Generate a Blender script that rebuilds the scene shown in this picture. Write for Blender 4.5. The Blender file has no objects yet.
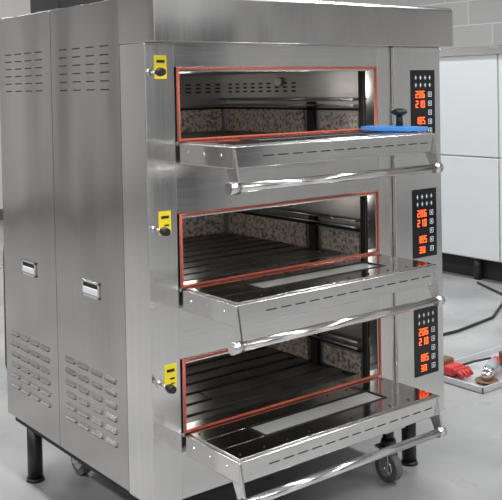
import bpy, bmesh, math, random
from mathutils import Matrix, Vector
random.seed(3)
COL=bpy.context.collection
# ---------------------------------------------------------------- materials
def newmat(n):
    m=bpy.data.materials.new(n); m.use_nodes=True
    nt=m.node_tree; b=nt.nodes['Principled BSDF']; return m,nt,b
def plain(n,c,r=.5,met=0,emit=None,es=0):
    m,nt,b=newmat(n)
    b.inputs['Base Color'].default_value=(*c,1); b.inputs['Roughness'].default_value=r; b.inputs['Metallic'].default_value=met
    if emit: b.inputs['Emission Color'].default_value=(*emit,1); b.inputs['Emission Strength'].default_value=es
    return m
def ramp(nt,fac,stops):
    r=nt.nodes.new('ShaderNodeValToRGB'); e=r.color_ramp.elements
    while len(e)<len(stops): e.new(.5)
    for k,(p,c) in enumerate(stops): e[k].position=p; e[k].color=(*c,1)
    nt.links.new(fac,r.inputs[0]); return r.outputs[0]
def noise(nt,scale,sc=(1,1,1),detail=4):
    tc=nt.nodes.new('ShaderNodeTexCoord'); mp=nt.nodes.new('ShaderNodeMapping'); mp.inputs['Scale'].default_value=sc
    n=nt.nodes.new('ShaderNodeTexNoise'); n.inputs['Scale'].default_value=scale; n.inputs['Detail'].default_value=detail
    nt.links.new(tc.outputs['Object'],mp.inputs[0]); nt.links.new(mp.outputs[0],n.inputs[0]); return n.outputs[0]
def bump(nt,b,fac,s,d=.002):
    bp=nt.nodes.new('ShaderNodeBump'); bp.inputs['Strength'].default_value=s; bp.inputs['Distance'].default_value=d
    nt.links.new(fac,bp.inputs['Height']); nt.links.new(bp.outputs[0],b.inputs['Normal'])
def steel(n,base,r,grain,warp=.15,tint=(1,1,1),wsc=(1,1,.35)):
    m,nt,b=newmat(n); b.inputs['Metallic'].default_value=1
    f=noise(nt,6,grain,5)
    lo=[base*.95*t for t in tint]; hi=[base*1.05*t for t in tint]
    nt.links.new(ramp(nt,f,[(.3,lo),(.7,hi)]),b.inputs['Base Color'])
    mr=nt.nodes.new('ShaderNodeMapRange'); mr.inputs[3].default_value=r*.85; mr.inputs[4].default_value=r*1.2
    nt.links.new(f,mr.inputs[0]); nt.links.new(mr.outputs[0],b.inputs['Roughness'])
    w=noise(nt,2.0,wsc,1.5)
    ad=nt.nodes.new('ShaderNodeMath'); ad.operation='MULTIPLY_ADD'; ad.inputs[1].default_value=.0012
    nt.links.new(f,ad.inputs[0]); nt.links.new(w,ad.inputs[2])
    bump(nt,b,ad.outputs[0],warp,.05)
    return m
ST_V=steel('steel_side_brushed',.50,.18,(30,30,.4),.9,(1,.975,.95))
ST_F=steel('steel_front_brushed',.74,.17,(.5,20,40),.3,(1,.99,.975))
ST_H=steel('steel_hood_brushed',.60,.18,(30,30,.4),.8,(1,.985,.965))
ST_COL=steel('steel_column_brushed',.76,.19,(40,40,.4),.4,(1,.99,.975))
ST_P=plain('steel_polished',(.80,.79,.78),.15,1)
ST_D=steel('steel_door_liner',.66,.12,(.5,20,20),.08,(1,.99,.97))
CH=steel('chamber_steel',.45,.34,(1,1,14),.3,(1,.98,.95))
RED=plain('gasket_red_silicone',(.46,.085,.045),.55)
BLK=plain('black_rubber',(.012,.012,.013),.4)
DARK=plain('dark_gap',(.01,.01,.01),.7)
PANEL=plain('panel_black_gloss',(.008,.008,.01),.12)
LED=plain('led_red',(.9,.1,.02),.4,0,(1,.11,.02),2.8)
WHT=plain('print_white',(.75,.78,.8),.4)
YEL=plain('tag_yellow',(.85,.68,.02),.4)
GLASS=plain('window_glass',(.42,.42,.40),.08,.0)
BLUE=plain('blue_plastic',(.05,.24,.66),.4)
TIRE=plain('caster_tire',(.13,.13,.13),.5)
def speck():
    m,nt,b=newmat('speckled_insulation_board')
    f=noise(nt,85,(1,1,1),6)
    nt.links.new(ramp(nt,f,[(.36,(.15,.12,.10)),(.47,(.48,.41,.35)),(.62,(.72,.64,.56)),(.74,(.28,.23,.19))]),b.inputs['Base Color'])
    b.inputs['Roughness'].default_value=.6; return m
SPK=speck()
def slab():
    m,nt,b=newmat('baking_stone_dark')
    f=noise(nt,7,(1,3,1),5)
    nt.links.new(ramp(nt,f,[(.3,(.045,.041,.039)),(.7,(.105,.095,.088))]),b.inputs['Base Color'])
    b.inputs['Roughness'].default_value=.36; b.inputs['Metallic'].default_value=.2; return m
SLAB=slab()
SLOT=plain('stone_bed_dark',(.02,.018,.017),.5,.2)
def floormat():
    m,nt,b=newmat('epoxy_floor_grey')
    f=noise(nt,1.6,(1,1,1),10)
    nt.links.new(ramp(nt,f,[(.32,(.21,.212,.215)),(.5,(.29,.29,.292)),(.68,(.36,.358,.355))]),b.inputs['Base Color'])
    mr=nt.nodes.new('ShaderNodeMapRange'); mr.inputs[3].default_value=.18; mr.inputs[4].default_value=.45
    nt.links.new(noise(nt,4,(1,1,1),6),mr.inputs[0]); nt.links.new(mr.outputs[0],b.inputs['Roughness'])
    return m
FLOOR=floormat()
def blockwall(n,rot):
    m,nt,b=newmat(n)
    tc=nt.nodes.new('ShaderNodeTexCoord'); sp=nt.nodes.new('ShaderNodeSeparateXYZ'); cb=nt.nodes.new('ShaderNodeCombineXYZ')
    nt.links.new(tc.outputs['Object'],sp.inputs[0])
    nt.links.new(sp.outputs['Y' if rot else 'X'],cb.inputs[0]); nt.links.new(sp.outputs['Z'],cb.inputs[1])
    br=nt.nodes.new('ShaderNodeTexBrick'); br.inputs['Scale'].default_value=1
    br.inputs['Brick Width'].default_value=.6; br.inputs['Row Height'].default_value=.25; br.inputs['Mortar Size'].default_value=.006
    br.inputs['Color1'].default_value=(.50,.50,.50,1); br.inputs['Color2'].default_value=(.53,.53,.52,1); br.inputs['Mortar'].default_value=(.72,.72,.72,1)
    nt.links.new(cb.outputs[0],br.inputs[0]); nt.links.new(br.outputs[0],b.inputs['Base Color']); b.inputs['Roughness'].default_value=.75
    return m
# ---------------------------------------------------------------- helpers
def obj(n,me,mat,par=None):
    o=bpy.data.objects.new(n,me); COL.objects.link(o)
    if mat: me.materials.append(mat)
    if par: o.parent=par
    return o
def boxes(n,L,mat,par=None,bev=0,seg=2):
    bm=bmesh.new()
    for lo,hi in L:
        c=[(lo[i]+hi[i])/2 for i in range(3)]; s=[abs(hi[i]-lo[i]) for i in range(3)]
        bmesh.ops.create_cube(bm,size=1,matrix=Matrix.Translation(c)@Matrix.Diagonal((*s,1)))
    me=bpy.data.meshes.new(n); bm.to_mesh(me); bm.free()
    o=obj(n,me,mat,par)
    if bev:
        m=o.modifiers.new('b','BEVEL'); m.width=bev; m.segments=seg; m.limit_method='ANGLE'
        for p in me.polygons: p.use_smooth=True
        o.modifiers.new('w','WEIGHTED_NORMAL').keep_sharp=True
    return o
def box(n,lo,hi,mat,par=None,bev=0): return boxes(n,[(lo,hi)],mat,par,bev)
def cyls(n,L,mat,par=None,seg=24):
    bm=bmesh.new()
    for p0,p1,r0,r1 in L:
        p0,p1=Vector(p0),Vector(p1); d=p1-p0
        M=Matrix.Translation((p0+p1)/2)@d.to_track_quat('Z','Y').to_matrix().to_4x4()
        bmesh.ops.create_cone(bm,cap_ends=True,segments=seg,radius1=r0,radius2=r1,depth=d.length,matrix=M)
    me=bpy.data.meshes.new(n); bm.to_mesh(me); bm.free()
    for p in me.polygons: p.use_smooth=len(p.vertices)==4
    return obj(n,me,mat,par)
def ball(n,c,s,mat,par=None):
    bm=bmesh.new(); bmesh.ops.create_uvsphere(bm,u_segments=20,v_segments=12,radius=1,matrix=Matrix.Translation(c)@Matrix.Diagonal((*s,1)))
    me=bpy.data.meshes.new(n); bm.to_mesh(me); bm.free()
    for p in me.polygons: p.use_smooth=True
    return obj(n,me,mat,par)
def tube(n,pts,r,mat,par=None,cyc=False):
    cu=bpy.data.curves.new(n,'CURVE'); cu.dimensions='3D'; cu.bevel_depth=r; cu.bevel_resolution=3
    s=cu.splines.new('POLY'); s.points.add(len(pts)-1); s.use_cyclic_u=cyc
    for k,p in enumerate(pts): s.points[k].co=(*p,1)
    o=bpy.data.objects.new(n,cu); cu.materials.append(mat); COL.objects.link(o); o.parent=par; return o
def prism(n,pr,a0,a1,mat,par,axis='X',bev=0):
    bm=bmesh.new()
    mk=(lambda t,p:(t,p[0],p[1])) if axis=='X' else ((lambda t,p:(p[0],p[1],t)))
    a=[bm.verts.new(mk(a0,p)) for p in pr]; b=[bm.verts.new(mk(a1,p)) for p in pr]; k_=len(pr)
    for k in range(k_): bm.faces.new((a[k],b[k],b[(k+1)%k_],a[(k+1)%k_]))
    bm.faces.new(a[::-1]); bm.faces.new(b); bmesh.ops.recalc_face_normals(bm,faces=bm.faces)
    me=bpy.data.meshes.new(n); bm.to_mesh(me); bm.free(); o=obj(n,me,mat,par)
    if bev:
        m=o.modifiers.new('b','BEVEL'); m.width=bev; m.segments=2; m.limit_method='ANGLE'
        for p in me.polygons: p.use_smooth=True
        o.modifiers.new('w','WEIGHTED_NORMAL').keep_sharp=True
    return o
def empty(n):
    o=bpy.data.objects.new(n,None); COL.objects.link(o); return o
# ---------------------------------------------------------------- oven
OV=empty('deck_oven')
A,B,D,Z1,P,T,H=.1032,.9071,-.265,1.2524,.42,.0636,.213
W,YC,YS,YB,ZB,ZT,HZB,HZT=1.2186,.14,.5926,1.0219,.2258,1.668,1.534,1.674
Z=[Z1-i*P for i in range(3)]
box('body_rear_shell',(.004,.152,ZB),(W-.004,YB-.003,ZB+.03),ST_V,OV)
box('body_back',(.004,YB-.01,ZB),(W-.004,YB-.001,ZT-.004),ST_V,OV)
box('body_top',(.004,.13,ZT-.02),(W-.004,YB-.003,ZT-.003),ST_V,OV)
box('side_core',(.004,.02,ZB+.005),(.012,YB-.01,ZT-.01),DARK,OV)
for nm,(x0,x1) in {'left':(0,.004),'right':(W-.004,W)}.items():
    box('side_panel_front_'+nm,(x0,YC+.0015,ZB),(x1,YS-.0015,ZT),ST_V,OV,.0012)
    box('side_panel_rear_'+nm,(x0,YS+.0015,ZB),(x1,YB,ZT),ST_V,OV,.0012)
box('column_left',(-.001,0,ZB-.005),(A-.006,YC-.001,HZB),ST_COL,OV,.003)
box('column_right',(B+.006,.002,ZB-.005),(.978,YC,HZB),ST_COL,OV,.002)
box('control_column',(.98,-.012,ZB-.005),(W,YC,HZB),ST_COL,OV,.003)
# rails
L=[((A-.008,.004,Z[0]+H),(B+.008,.05,HZB))]
for i in range(2): L.append(((A-.008,.004,Z[i+1]+H),(B+.008,.05,Z[i]-.002)))
L.append(((A-.008,.004,ZB-.005),(B+.008,.05,Z[2]-.002)))
boxes('front_rails',L,ST_F,OV,.001)
box('underframe',(.02,.02,ZB-.03),(W-.02,YB-.02,ZB-.002),DARK,OV)
box('roof_front',(.004,.0,HZB),(W-.004,.14,HZT-.01),ST_H,OV)
prism('hood',[(YC-.002,HZB),(-.0563,HZB),(-.0563,HZT-.016),(-.050,HZT-.004),(-.038,HZT),(YC-.002,HZT)],-.003,1.241,ST_H,OV,'X',.003)
box('exhaust_outlet',(.05,.62,ZT-.003),(.22,.86,ZT+.07),BLK,OV,.01)
# louvres and grips on the side panels
def yr(a,b,n): return [a+(b-a)*k/(n-1) for k in range(n)]
up=[];lo=[]
for (y0,y1) in ((.20,.535),(.655,.97)):
    for c in yr(y0+.032,y1-.032,4):
        for z in yr(1.405,1.535,6): up.append(((-.0012,c-.025,z-.0018),(.002,c+.025,z+.0018)))
    for c in yr(y0+.035,y1-.035,4):
        for k,z in enumerate(yr(.345,.535,6)): lo.append((c,z))
boxes('vent_slots_upper',up,DARK,OV)
bm=bmesh.new()
for c,z in lo:
    w=.030
    pr=[(0,z+.009),(-.006,z+.002),(-.0075,z-.004),(0,z-.0045)]
    a=[bm.verts.new((x,c-w,zz)) for x,zz in pr]; b=[bm.verts.new((x,c+w,zz)) for x,zz in pr]
    for k in range(4): bm.faces.new((a[k],a[(k+1)%4],b[(k+1)%4],b[k]))
    bm.faces.new(a[::-1]); bm.faces.new(b)
me=bpy.data.meshes.new('vent_louvres_lower'); bm.to_mesh(me); bm.free(); obj('vent_louvres_lower',me,ST_P,OV)
boxes('louvre_gaps',[((-.003,c-.028,z-.009),(.001,c+.028,z-.0035)) for c,z in lo],DARK,OV)
for k,y in enumerate((.346,.80)):
    z=.79
    g=empty('grip_%d'%(k+1)); g.parent=OV
    boxes('grip_frame',[((-.005,y-.055,z+.018),(0,y+.055,z+.026)),((-.005,y-.055,z-.026),(0,y+.055,z-.018)),((-.005,y-.055,z-.026),(0,y-.047,z+.026)),((-.005,y+.047,z-.026),(0,y+.055,z+.026))],ST_P,g,.001)
    box('grip_recess',(-.0015,y-.047,z-.018),(0,y+.047,z+.018),DARK,g)
    box('grip_lip',(-.006,y-.045,z-.017),(-.001,y+.045,z+.004),WHT,g,.002)
# ---- decks
SEG={'0':'abcdef','1':'bc','2':'abged','3':'abgcd','4':'fgbc','5':'afgcd','6':'afgedc','7':'abc','8':'abcdefg','9':'abcdfg'}
def digit(ch,x,z,w,h,y):
    t=w*.22; R=[]
    s={'a':(0,h-t,w,h),'g':(0,h/2-t/2,w,h/2+t/2),'d':(0,0,w,t),'f':(0,h/2,t,h),'b':(w-t,h/2,w,h),'e':(0,0,t,h/2),'c':(w-t,0,w,h/2)}
    for c in SEG[ch]:
        a=s[c]; R.append(((x+a[0],y-.0006,z+a[1]),(x+a[2],y,z+a[3])))
    return R
LAMPG=plain('lamp_glass',(.8,.78,.7),.1)
for i,z in enumerate(Z):
    dk=empty('deck_%d'%(i+1)); dk.parent=OV
    # chamber
    x0,x1,yb,zf,zc=A+.012,B-.012,.86,z-.035,z+H-.008
    box('chamber_floor',(x0,.05,zf-.012),(x1,yb,zf),SLOT,dk)
    box('chamber_top',(x0,.05,zc),(x1,yb,zc+.01),CH,dk)
    box('chamber_wall_l',(x0-.01,.05,zf),(x0,yb,zc),CH,dk)
    box('chamber_wall_r',(x1,.05,zf),(x1+.01,yb,zc),CH,dk)
    box('chamber_back',(x0,yb,zf),(x1,yb+.01,zc),CH,dk)
    box('chamber_sill',(x0,.02,z-.04),(x1,.07,z-.012),ST_D,dk,.002)
    boxes('insulation_boards',[((x0+.01,yb-.006,zf+.012),(x1-.02,yb,zf+.10)),((x1-.006,.36,zf+.012),(x1,yb-.02,zf+.10)),((x1-.006,.08,zf+.02),(x1,.27,zf+.09))],SPK,dk)
    boxes('board_trims',[((x1-.012,.07,zf+.10),(x1,yb,zf+.108)),((x1-.012,.30,zf),(x1,.335,zf+.13)),
        ((x0,yb-.012,zf+.10),(x1,yb,zf+.108)),((x1-.01,.05,zf),(x1,.065,zc))],DARK,dk)
    cyls('heating_rods',[((x1-.03,.07,zf+.14),(x1-.03,yb-.01,zf+.14),.005,.005),((x1-.03,.07,zf+.118),(x1-.03,yb-.01,zf+.118),.004,.004)],CH,dk,10)
    boxes('perforations',[((x1-.0012,yy-.012,zz-.003),(x1+.001,yy+.012,zz+.003)) for yy in yr(.42,.82,9) for zz in (zf+.17,zf+.185,zf+.20)]+
          [((xx-.012,yb-.0012,zz-.003),(xx+.012,yb+.001,zz+.003)) for xx in yr(.62,.86,6) for zz in (zf+.17,zf+.185,zf+.20)],DARK,dk)
    ball('chamber_lamp',(x1-.01,.5,zc-.035),(.012,.018,.018),LAMPG,dk)
    ld=bpy.data.lights.new('chamber_bulb','POINT'); ld.energy=.6; ld.shadow_soft_size=.06; ld.color=(1,.95,.88)  # fill light added mid-chamber to brighten the interior, apart from the lamp glass
    lo2=bpy.data.objects.new('chamber_bulb',ld); COL.objects.link(lo2); lo2.location=((x0+x1)/2-.05,.55,zc-.06); lo2.parent=dk
    S=[]
    ny=9; dy=(yb-.09)/ny
    for r in range(ny):
        xx=x0+.005-(.0 if r%2 else .24)
        while xx<x1-.01:
            a=max(xx,x0+.004); b=min(xx+.494,x1-.004)
            if b-a>.03: S.append(((a,.085+r*dy,zf),(b,.085+(r+1)*dy-.020,zf+.012)))
            xx+=.50
    boxes('baking_stones',S,SLAB,dk,.002)
    e=.004
    tube('gasket',[(A+e,-.002,z+.004),(B-e,-.002,z+.004),(B-e,-.002,z+H-e),(A+e,-.002,z+H-e)],.0053,RED,dk,True)
    boxes('mouth_frame',[((A,.0,z+H-.014),(B,.05,z+H)),((A,.0,z),(A+.012,.05,z+H)),((B-.012,.0,z),(B,.05,z+H)),((A,.0,z-.012),(B,.05,z+.004))],ST_P,dk,.002)
    # door, dropped open
    dr=empty('door'); dr.parent=dk
    box('door_shell',(A,D,z-T),(B,-.008,z-.004),ST_F,dr,.003)
    wx0,wx1,wy0,wy1=.27,.755,-.17,-.085
    boxes('door_liner',[((A+.012,wy1,z-.004),(B-.012,-.012,z)),((A+.012,D+.012,z-.004),(B-.012,wy0,z)),((A+.012,wy0,z-.004),(wx0,wy1,z)),((wx1,wy0,z-.004),(B-.012,wy1,z))],ST_D,dr,.0008)
    box('window_pane',(wx0,wy0,z-.0035),(wx1,wy1,z-.0025),GLASS,dr)
    boxes('window_bezel',[((wx0-.004,wy0-.004,z-.001),(wx1+.004,wy0+.004,z+.0015)),((wx0-.004,wy1-.004,z-.001),(wx1+.004,wy1+.004,z+.0015)),((wx0-.004,wy0,z-.001),(wx0+.004,wy1,z+.0015)),((wx1-.004,wy0,z-.001),(wx1+.004,wy1,z+.0015))],DARK,dr)
    sc=[((x,y,z),(x,y,z+.002),.0035,.003) for x in yr(A+.03,B-.03,10) for y in (-.035,D+.035)]
    cyls('liner_screws',sc,DARK,dr,10)
    boxes('door_vent_slots',[((x-.018,D-.0008,z-.035),(x+.018,D+.002,z-.032)) for x in yr(A+.12,B-.06,13)],DARK,dr)
    cyls('side_rivets',[((A-.002,y,z-.03),(A+.001,y,z-.03),.005,.005) for y in (-.05,-.13,-.21)],ST_P,dr,12)
    hz=z-.1126; hy=D-.012
    cyls('handle_bar',[((A-.022,hy,hz),(B-.012,hy,hz),.0125,.0125)],ST_P,dr,28)
    cyls('handle_caps',[((A-.026,hy,hz),(A+.006,hy,hz),.0165,.0165),((B-.032,hy,hz),(B-.004,hy,hz),.0165,.0165)],ST_P,dr,28)
    for nm,xx in (('l',A+.002),('r',B-.02)):
        prism('handle_bracket_'+nm,[(D-.001,z-.012),(D-.02,hz+.004),(D-.018,hz-.01),(D+.004,hz-.012),(D+.035,z-T+.002)],xx,xx+.006,ST_F,dr)
    # steam knob and tag
    dz=(.020,.0,-.018)[i]; dx=(.0,.004,.012)[i]
    box('damper_tag',(.030+dx,-.002,z+.160+dz),(.070+dx,.0,z+.226+dz),YEL,dk)
    boxes('tag_print',[((.037+dx,-.0026,z+.205+dz),(.063+dx,-.002,z+.213+dz)),((.048+dx,-.0026,z+.183+dz),(.063+dx,-.002,z+.188+dz)),((.05+dx,-.0026,z+.17+dz),(.063+dx,-.002,z+.173+dz))],DARK,dk)
    kz=z+.178+dz; kx=.014+dx
    cyls('damper_rod',[((kx,.0,kz),(kx,-.045,kz),.005,.005),((kx,.0,kz),(kx,-.006,kz),.012,.010)],ST_P,dk,16)
    cyls('damper_knob',[((kx,-.04,kz),(kx,-.055,kz),.008,.013),((kx,-.055,kz),(kx,-.072,kz),.013,.010)],BLK,dk,20)
    # control panel
    pz0,pz1,px0,px1=z-.041,z+.2012,1.063,1.188; y=-.014
    box('control_panel',(px0,y,pz0),(px1,-.011,pz1),PANEL,dk,.002)
    R=[]
    for k,(off,s) in enumerate(((.098,'206'),(.132,'210'),(.19,'185'))):
        for j,ch in enumerate(s): R+=digit(ch,px0+.024+j*.017,pz1-off,.0115,.024,y)
    if i:
        for j,ch in enumerate('30'): R+=digit(ch,px0+.032+j*.017,pz1-.226,.0115,.022,y)
    boxes('led_digits',R,LED,dk)
    I=[]
    for r in range(2):
        for c in range(4):
            x=px0+.02+c*.024; q=pz1-.028-r*.026
            I+=[((x,y-.0005,q),(x+.011,y,q+.002)),((x+.004,y-.0005,q-.006),(x+.007,y,q+.008))]
    for r in range(5):
        x=px0+.088; q=pz1-.095-r*.032
        I+=[((x,y-.0005,q),(x+.018,y,q+.002)),((x,y-.0005,q+.016),(x+.018,y,q+.018)),((x,y-.0005,q),(x+.002,y,q+.018)),((x+.016,y-.0005,q),(x+.018,y,q+.018)),((x+.007,y-.0005,q+.005),(x+.011,y,q+.013))]
    boxes('panel_icons',I,WHT,dk)
# ---- legs and casters
LG=((.047,.9),(1.17,.12),(.05,.06),(1.17,.95))
cyls('adjustable_legs',[((x,y,.012),(x,y,ZB-.02),.027,.027) for x,y in LG]+[((x,y,0),(x,y,.012),.033,.03) for x,y in LG],BLK,OV)
for k,(x,y) in enumerate(((1.0,.06),(.2,.84),(.2,.10),(1.0,.9))):
    c=empty('caster_%d'%(k+1)); c.parent=OV
    r=.052
    cyls('wheel',[((x-.016,y,r),(x+.016,y,r),r,r)],TIRE,c,32)
    cyls('hub',[((x-.019,y,r),(x+.019,y,r),.03,.03)],ST_P,c,24)
    cyls('axle',[((x-.03,y,r),(x+.03,y,r),.008,.008)],ST_P,c,12)
    boxes('fork',[((x-.027,y-.022,r-.012),(x-.023,y+.022,.125)),((x+.023,y-.022,r-.012),(x+.027,y+.022,.125)),((x-.035,y-.035,.122),(x+.035,y+.035,.13))],ST_P,c,.003)
    cyls('swivel',[((x,y,.128),(x,y,.15),.03,.026),((x,y,.15),(x,y,ZB-.03),.02,.02)],BLK,c,20)
    box('mount_plate',(x-.05,y-.05 if y>.07 else y-.035,ZB-.036),(x+.05,y+.05,ZB-.03),ST_P,c)
tube('power_cable',[(.03,YB+.01,1.0),(.012,YB+.012,.8),(.01,YB+.012,.4),(.05,YB+.03,.26),(.2,YB+.05,.2),(.5,YB+.02,.24)],.010,BLK,OV)
# ---- scraper resting on upper door
S=empty('blue_scraper')
prism('blade',[(.80,-.03),(.865,-.02),(.895,-.06),(.898,-.20),(.885,-.250),(.86,-.250),(.80,-.13)],Z1+.0025,Z1+.016,BLUE,S,'Z',.002)
cyls('knob_stem',[((.885,-.125,Z1+.015),(.885,-.125,Z1+.055),.012,.010)],BLK,S)
ball('knob_top',(.885,-.125,Z1+.062),(.024,.028,.013),BLK,S)
# ---------------------------------------------------------------- tools on floor
TR=empty('tool_tray')
tx,ty=1.98,.42; tw,td=.62,.36
ALU=plain('tray_aluminium',(.62,.63,.65),.35,.6)
boxes('tray',[((tx,ty,0.0),(tx+tw,ty+td,.006)),((tx,ty,0),(tx+tw,ty+.008,.03)),((tx,ty+td-.008,0),(tx+tw,ty+td,.03)),((tx,ty,0),(tx+.008,ty+td,.03)),((tx+tw-.008,ty,0),(tx+tw,ty+td,.03))],ALU,TR,.002)
REDP=plain('red_plastic',(.50,.03,.03),.4); BRN=plain('brown_leather',(.16,.08,.04),.7); ORG=plain('yellow_plastic',(.8,.5,.05),.5)
GRY=plain('tool_grey_plastic',(.30,.31,.32),.4)
TP=empty('tape_measure')
box('case',(tx+.37,ty+.14,.008),(tx+.45,ty+.20,.085),BRN,TP,.012); box('case_band',(tx+.385,ty+.137,.02),(tx+.435,ty+.203,.06),ORG,TP,.004)
AG=empty('angle_grinder')
cyls('body',[((tx+.17,ty+.10,.045),(tx+.29,ty+.16,.045),.03,.027)],GRY,AG)
cyls('rear_grip',[((tx+.29,ty+.16,.045),(tx+.34,ty+.185,.045),.027,.022)],REDP,AG)
cyls('gear_head',[((tx+.13,ty+.08,.045),(tx+.17,ty+.10,.045),.024,.03),((tx+.135,ty+.083,.02),(tx+.135,ty+.083,.06),.026,.022)],ST_P,AG)
cyls('disc',[((tx+.135,ty+.083,.014),(tx+.135,ty+.083,.018),.055,.055)],BRN,AG,32)
tube('cord',[(tx+.34,ty+.185,.045),(tx+.36,ty+.24,.04),(tx+.30,ty+.29,.025),(tx+.22,ty+.30,.02)],.006,BLK,AG)
RG=empty('work_glove')
gx,gy=tx+.06,ty+.22
box('palm',(gx,gy,.008),(gx+.09,gy+.07,.06),REDP,RG,.016)
box('cuff',(gx+.005,gy+.06,.008),(gx+.085,gy+.125,.08),BRN,RG,.012)
for k in range(4): cyls('finger_%d'%(k+1),[((gx+.013+.021*k,gy+.01,.04),(gx+.008+.024*k,gy-.025,.045),.011,.010),((gx+.008+.024*k,gy-.025,.045),(gx+.006+.025*k,gy-.055-.006*(1-abs(k-1)),.022),.010,.008)],REDP,RG,12)
cyls('thumb',[((gx+.085,gy+.05,.035),(gx+.115,gy+.015,.022),.012,.009)],REDP,RG,12)
cb=empty('floor_cable'); tube('cable',[(1.9,1.35,.009),(2.3,1.2,.009),(2.7,1.17,.009),(3.1,1.23,.009),(3.6,1.5,.009),(3.8,1.9,.009)],.008,BLK,cb)
# ---------------------------------------------------------------- neighbouring cabinet
CB=empty('steel_cabinet')
WST=plain('cabinet_white_steel',(.62,.65,.67),.3,.25)
cx=3.85
for k,(y0,y1) in enumerate(((.7,1.74),(1.75,3.2))):
    box('panel_lower_%d'%k,(cx,y0,.17),(cx+.03,y1,.88),WST,CB,.003); box('panel_upper_%d'%k,(cx,y0,.89),(cx+.03,y1,1.60),WST,CB,.003)
box('cabinet_body',(cx+.025,.71,.16),(cx+1.0,3.19,1.6),WST,CB)
box('cabinet_plinth',(cx+.12,.85,.0),(cx+.95,3.1,.165),DARK,CB)  # dark block filling the space under the cabinet, set back
box('cabinet_top',(cx-.02,.66,1.6),(cx+1.03,3.24,1.66),ST_P,CB,.004)
cyls('cabinet_feet',[((x,y,0),(x,y,.17),.03,.03) for x in (cx+.08,) for y in (.8,2.0,3.1)],BLK,CB)
# ---------------------------------------------------------------- room
X0,X1,Y0,Y1,ZC=-5,6.2,-6,7.5,3.6
box('floor',(X0,Y0,-.05),(X1,Y1,0),FLOOR)
box('wall_right',(X1,Y0,0),(X1+.1,Y1,ZC),blockwall('block_wall_x',True))
box('wall_back',(X0,Y1,0),(X1,Y1+.1,ZC),plain('plaster_offwhite',(.52,.51,.50),.8))
box('trim_1',(X0,Y1-.06,2.55),(X1,Y1,2.7),plain('beam_grey',(.3,.3,.3),.6))
WL=plain('plaster_grey',(.38,.375,.37),.8)
box('wall_left',(X0-.1,Y0,0),(X0,Y1,ZC),WL)
box('wall_front',(X0,Y0-.1,0),(X1,Y0,ZC),plain('plaster_light',(.66,.66,.66),.8))
DG=plain('door_dark_grey',(.03,.031,.034),.5)  # for unseen dark panels added to give the steel reflections contrast
for k,(y0,y1) in enumerate(((-4.6,-3.2),(-.9,.9),(2.6,3.6),(5.0,6.6))):
    d=empty('door_%d'%(k+1)); box('leaf',(X0+.001,y0,.001),(X0+.05,y1,2.4),DG,d); box('frame',(X0+.001,y0-.06,2.4),(X0+.07,y1+.06,2.48),WHT,d)
for k,(x0,x1) in enumerate(((-3.6,-1.9),(.2,1.3),(3.2,4.6))):
    d=empty('door_%d'%(k+5)); box('leaf',(x0,Y0+.001,.001),(x1,Y0+.05,2.3),DG,d); box('frame',(x0-.06,Y0+.001,2.3),(x1+.06,Y0+.07,2.38),WHT,d)  # same added dark panels, behind the camera
box('ceiling',(X0,Y0,ZC),(X1,Y1,ZC+.1),plain('ceiling_paint',(.45,.45,.45),.9))
BB=plain('trim_dark',(.08,.08,.085),.6)
box('baseboard_right',(X1-.015,Y0,0),(X1,Y1,.12),BB); box('baseboard_back',(X0,Y1-.015,0),(X1-.015,Y1,.12),BB)
LT=plain('light_diffuser',(.9,.9,.9),.5,0,(1,1,1),10)
for x in (-3.2,-.2,2.8):
    for y in (-4,-1.2,1.8,4.8):
        f=empty('ceiling_light'); 
        box('housing',(x-.12,y-.65,ZC-.06),(x+.12,y+.65,ZC-.001),WHT,f); box('diffuser',(x-.10,y-.62,ZC-.065),(x+.10,y+.62,ZC-.06),LT,f)
        ld=bpy.data.lights.new('lamp','AREA'); ld.shape='RECTANGLE'; ld.size=.3; ld.size_y=1.3; ld.energy=60; ld.color=(1,1,1)
        lo_=bpy.data.objects.new('lamp',ld); COL.objects.link(lo_); lo_.location=(x,y,ZC-.09); lo_.parent=f
w=bpy.data.worlds.new('w'); w.use_nodes=True; w.node_tree.nodes['Background'].inputs[0].default_value=(.5,.5,.5,1); bpy.context.scene.world=w
# ---------------------------------------------------------------- camera
yaw,pitch,roll=-.6704,-.0252,-.0186
f,px,py=921.03,264.83,110.36
fw=Vector((-math.sin(yaw)*math.cos(pitch),math.cos(yaw)*math.cos(pitch),math.sin(pitch)))
ri=Vector((math.cos(yaw),math.sin(yaw),0)); u=ri.cross(fw)
c,s=math.cos(roll),math.sin(roll); r2=c*ri+s*u; u2=-s*ri+c*u
M=Matrix((r2,u2,-fw)).transposed()
cd=bpy.data.cameras.new('camera'); co=bpy.data.objects.new('camera',cd); COL.objects.link(co)
co.matrix_world=Matrix.Translation((-1.3318,-2.2127,1.4035))@M.to_4x4()
cd.sensor_width=36; cd.lens=f*36/502; cd.shift_x=(251-px)/502; cd.shift_y=(py-250)/502
bpy.context.scene.camera=co
bpy.context.scene.view_settings.view_transform='Standard'
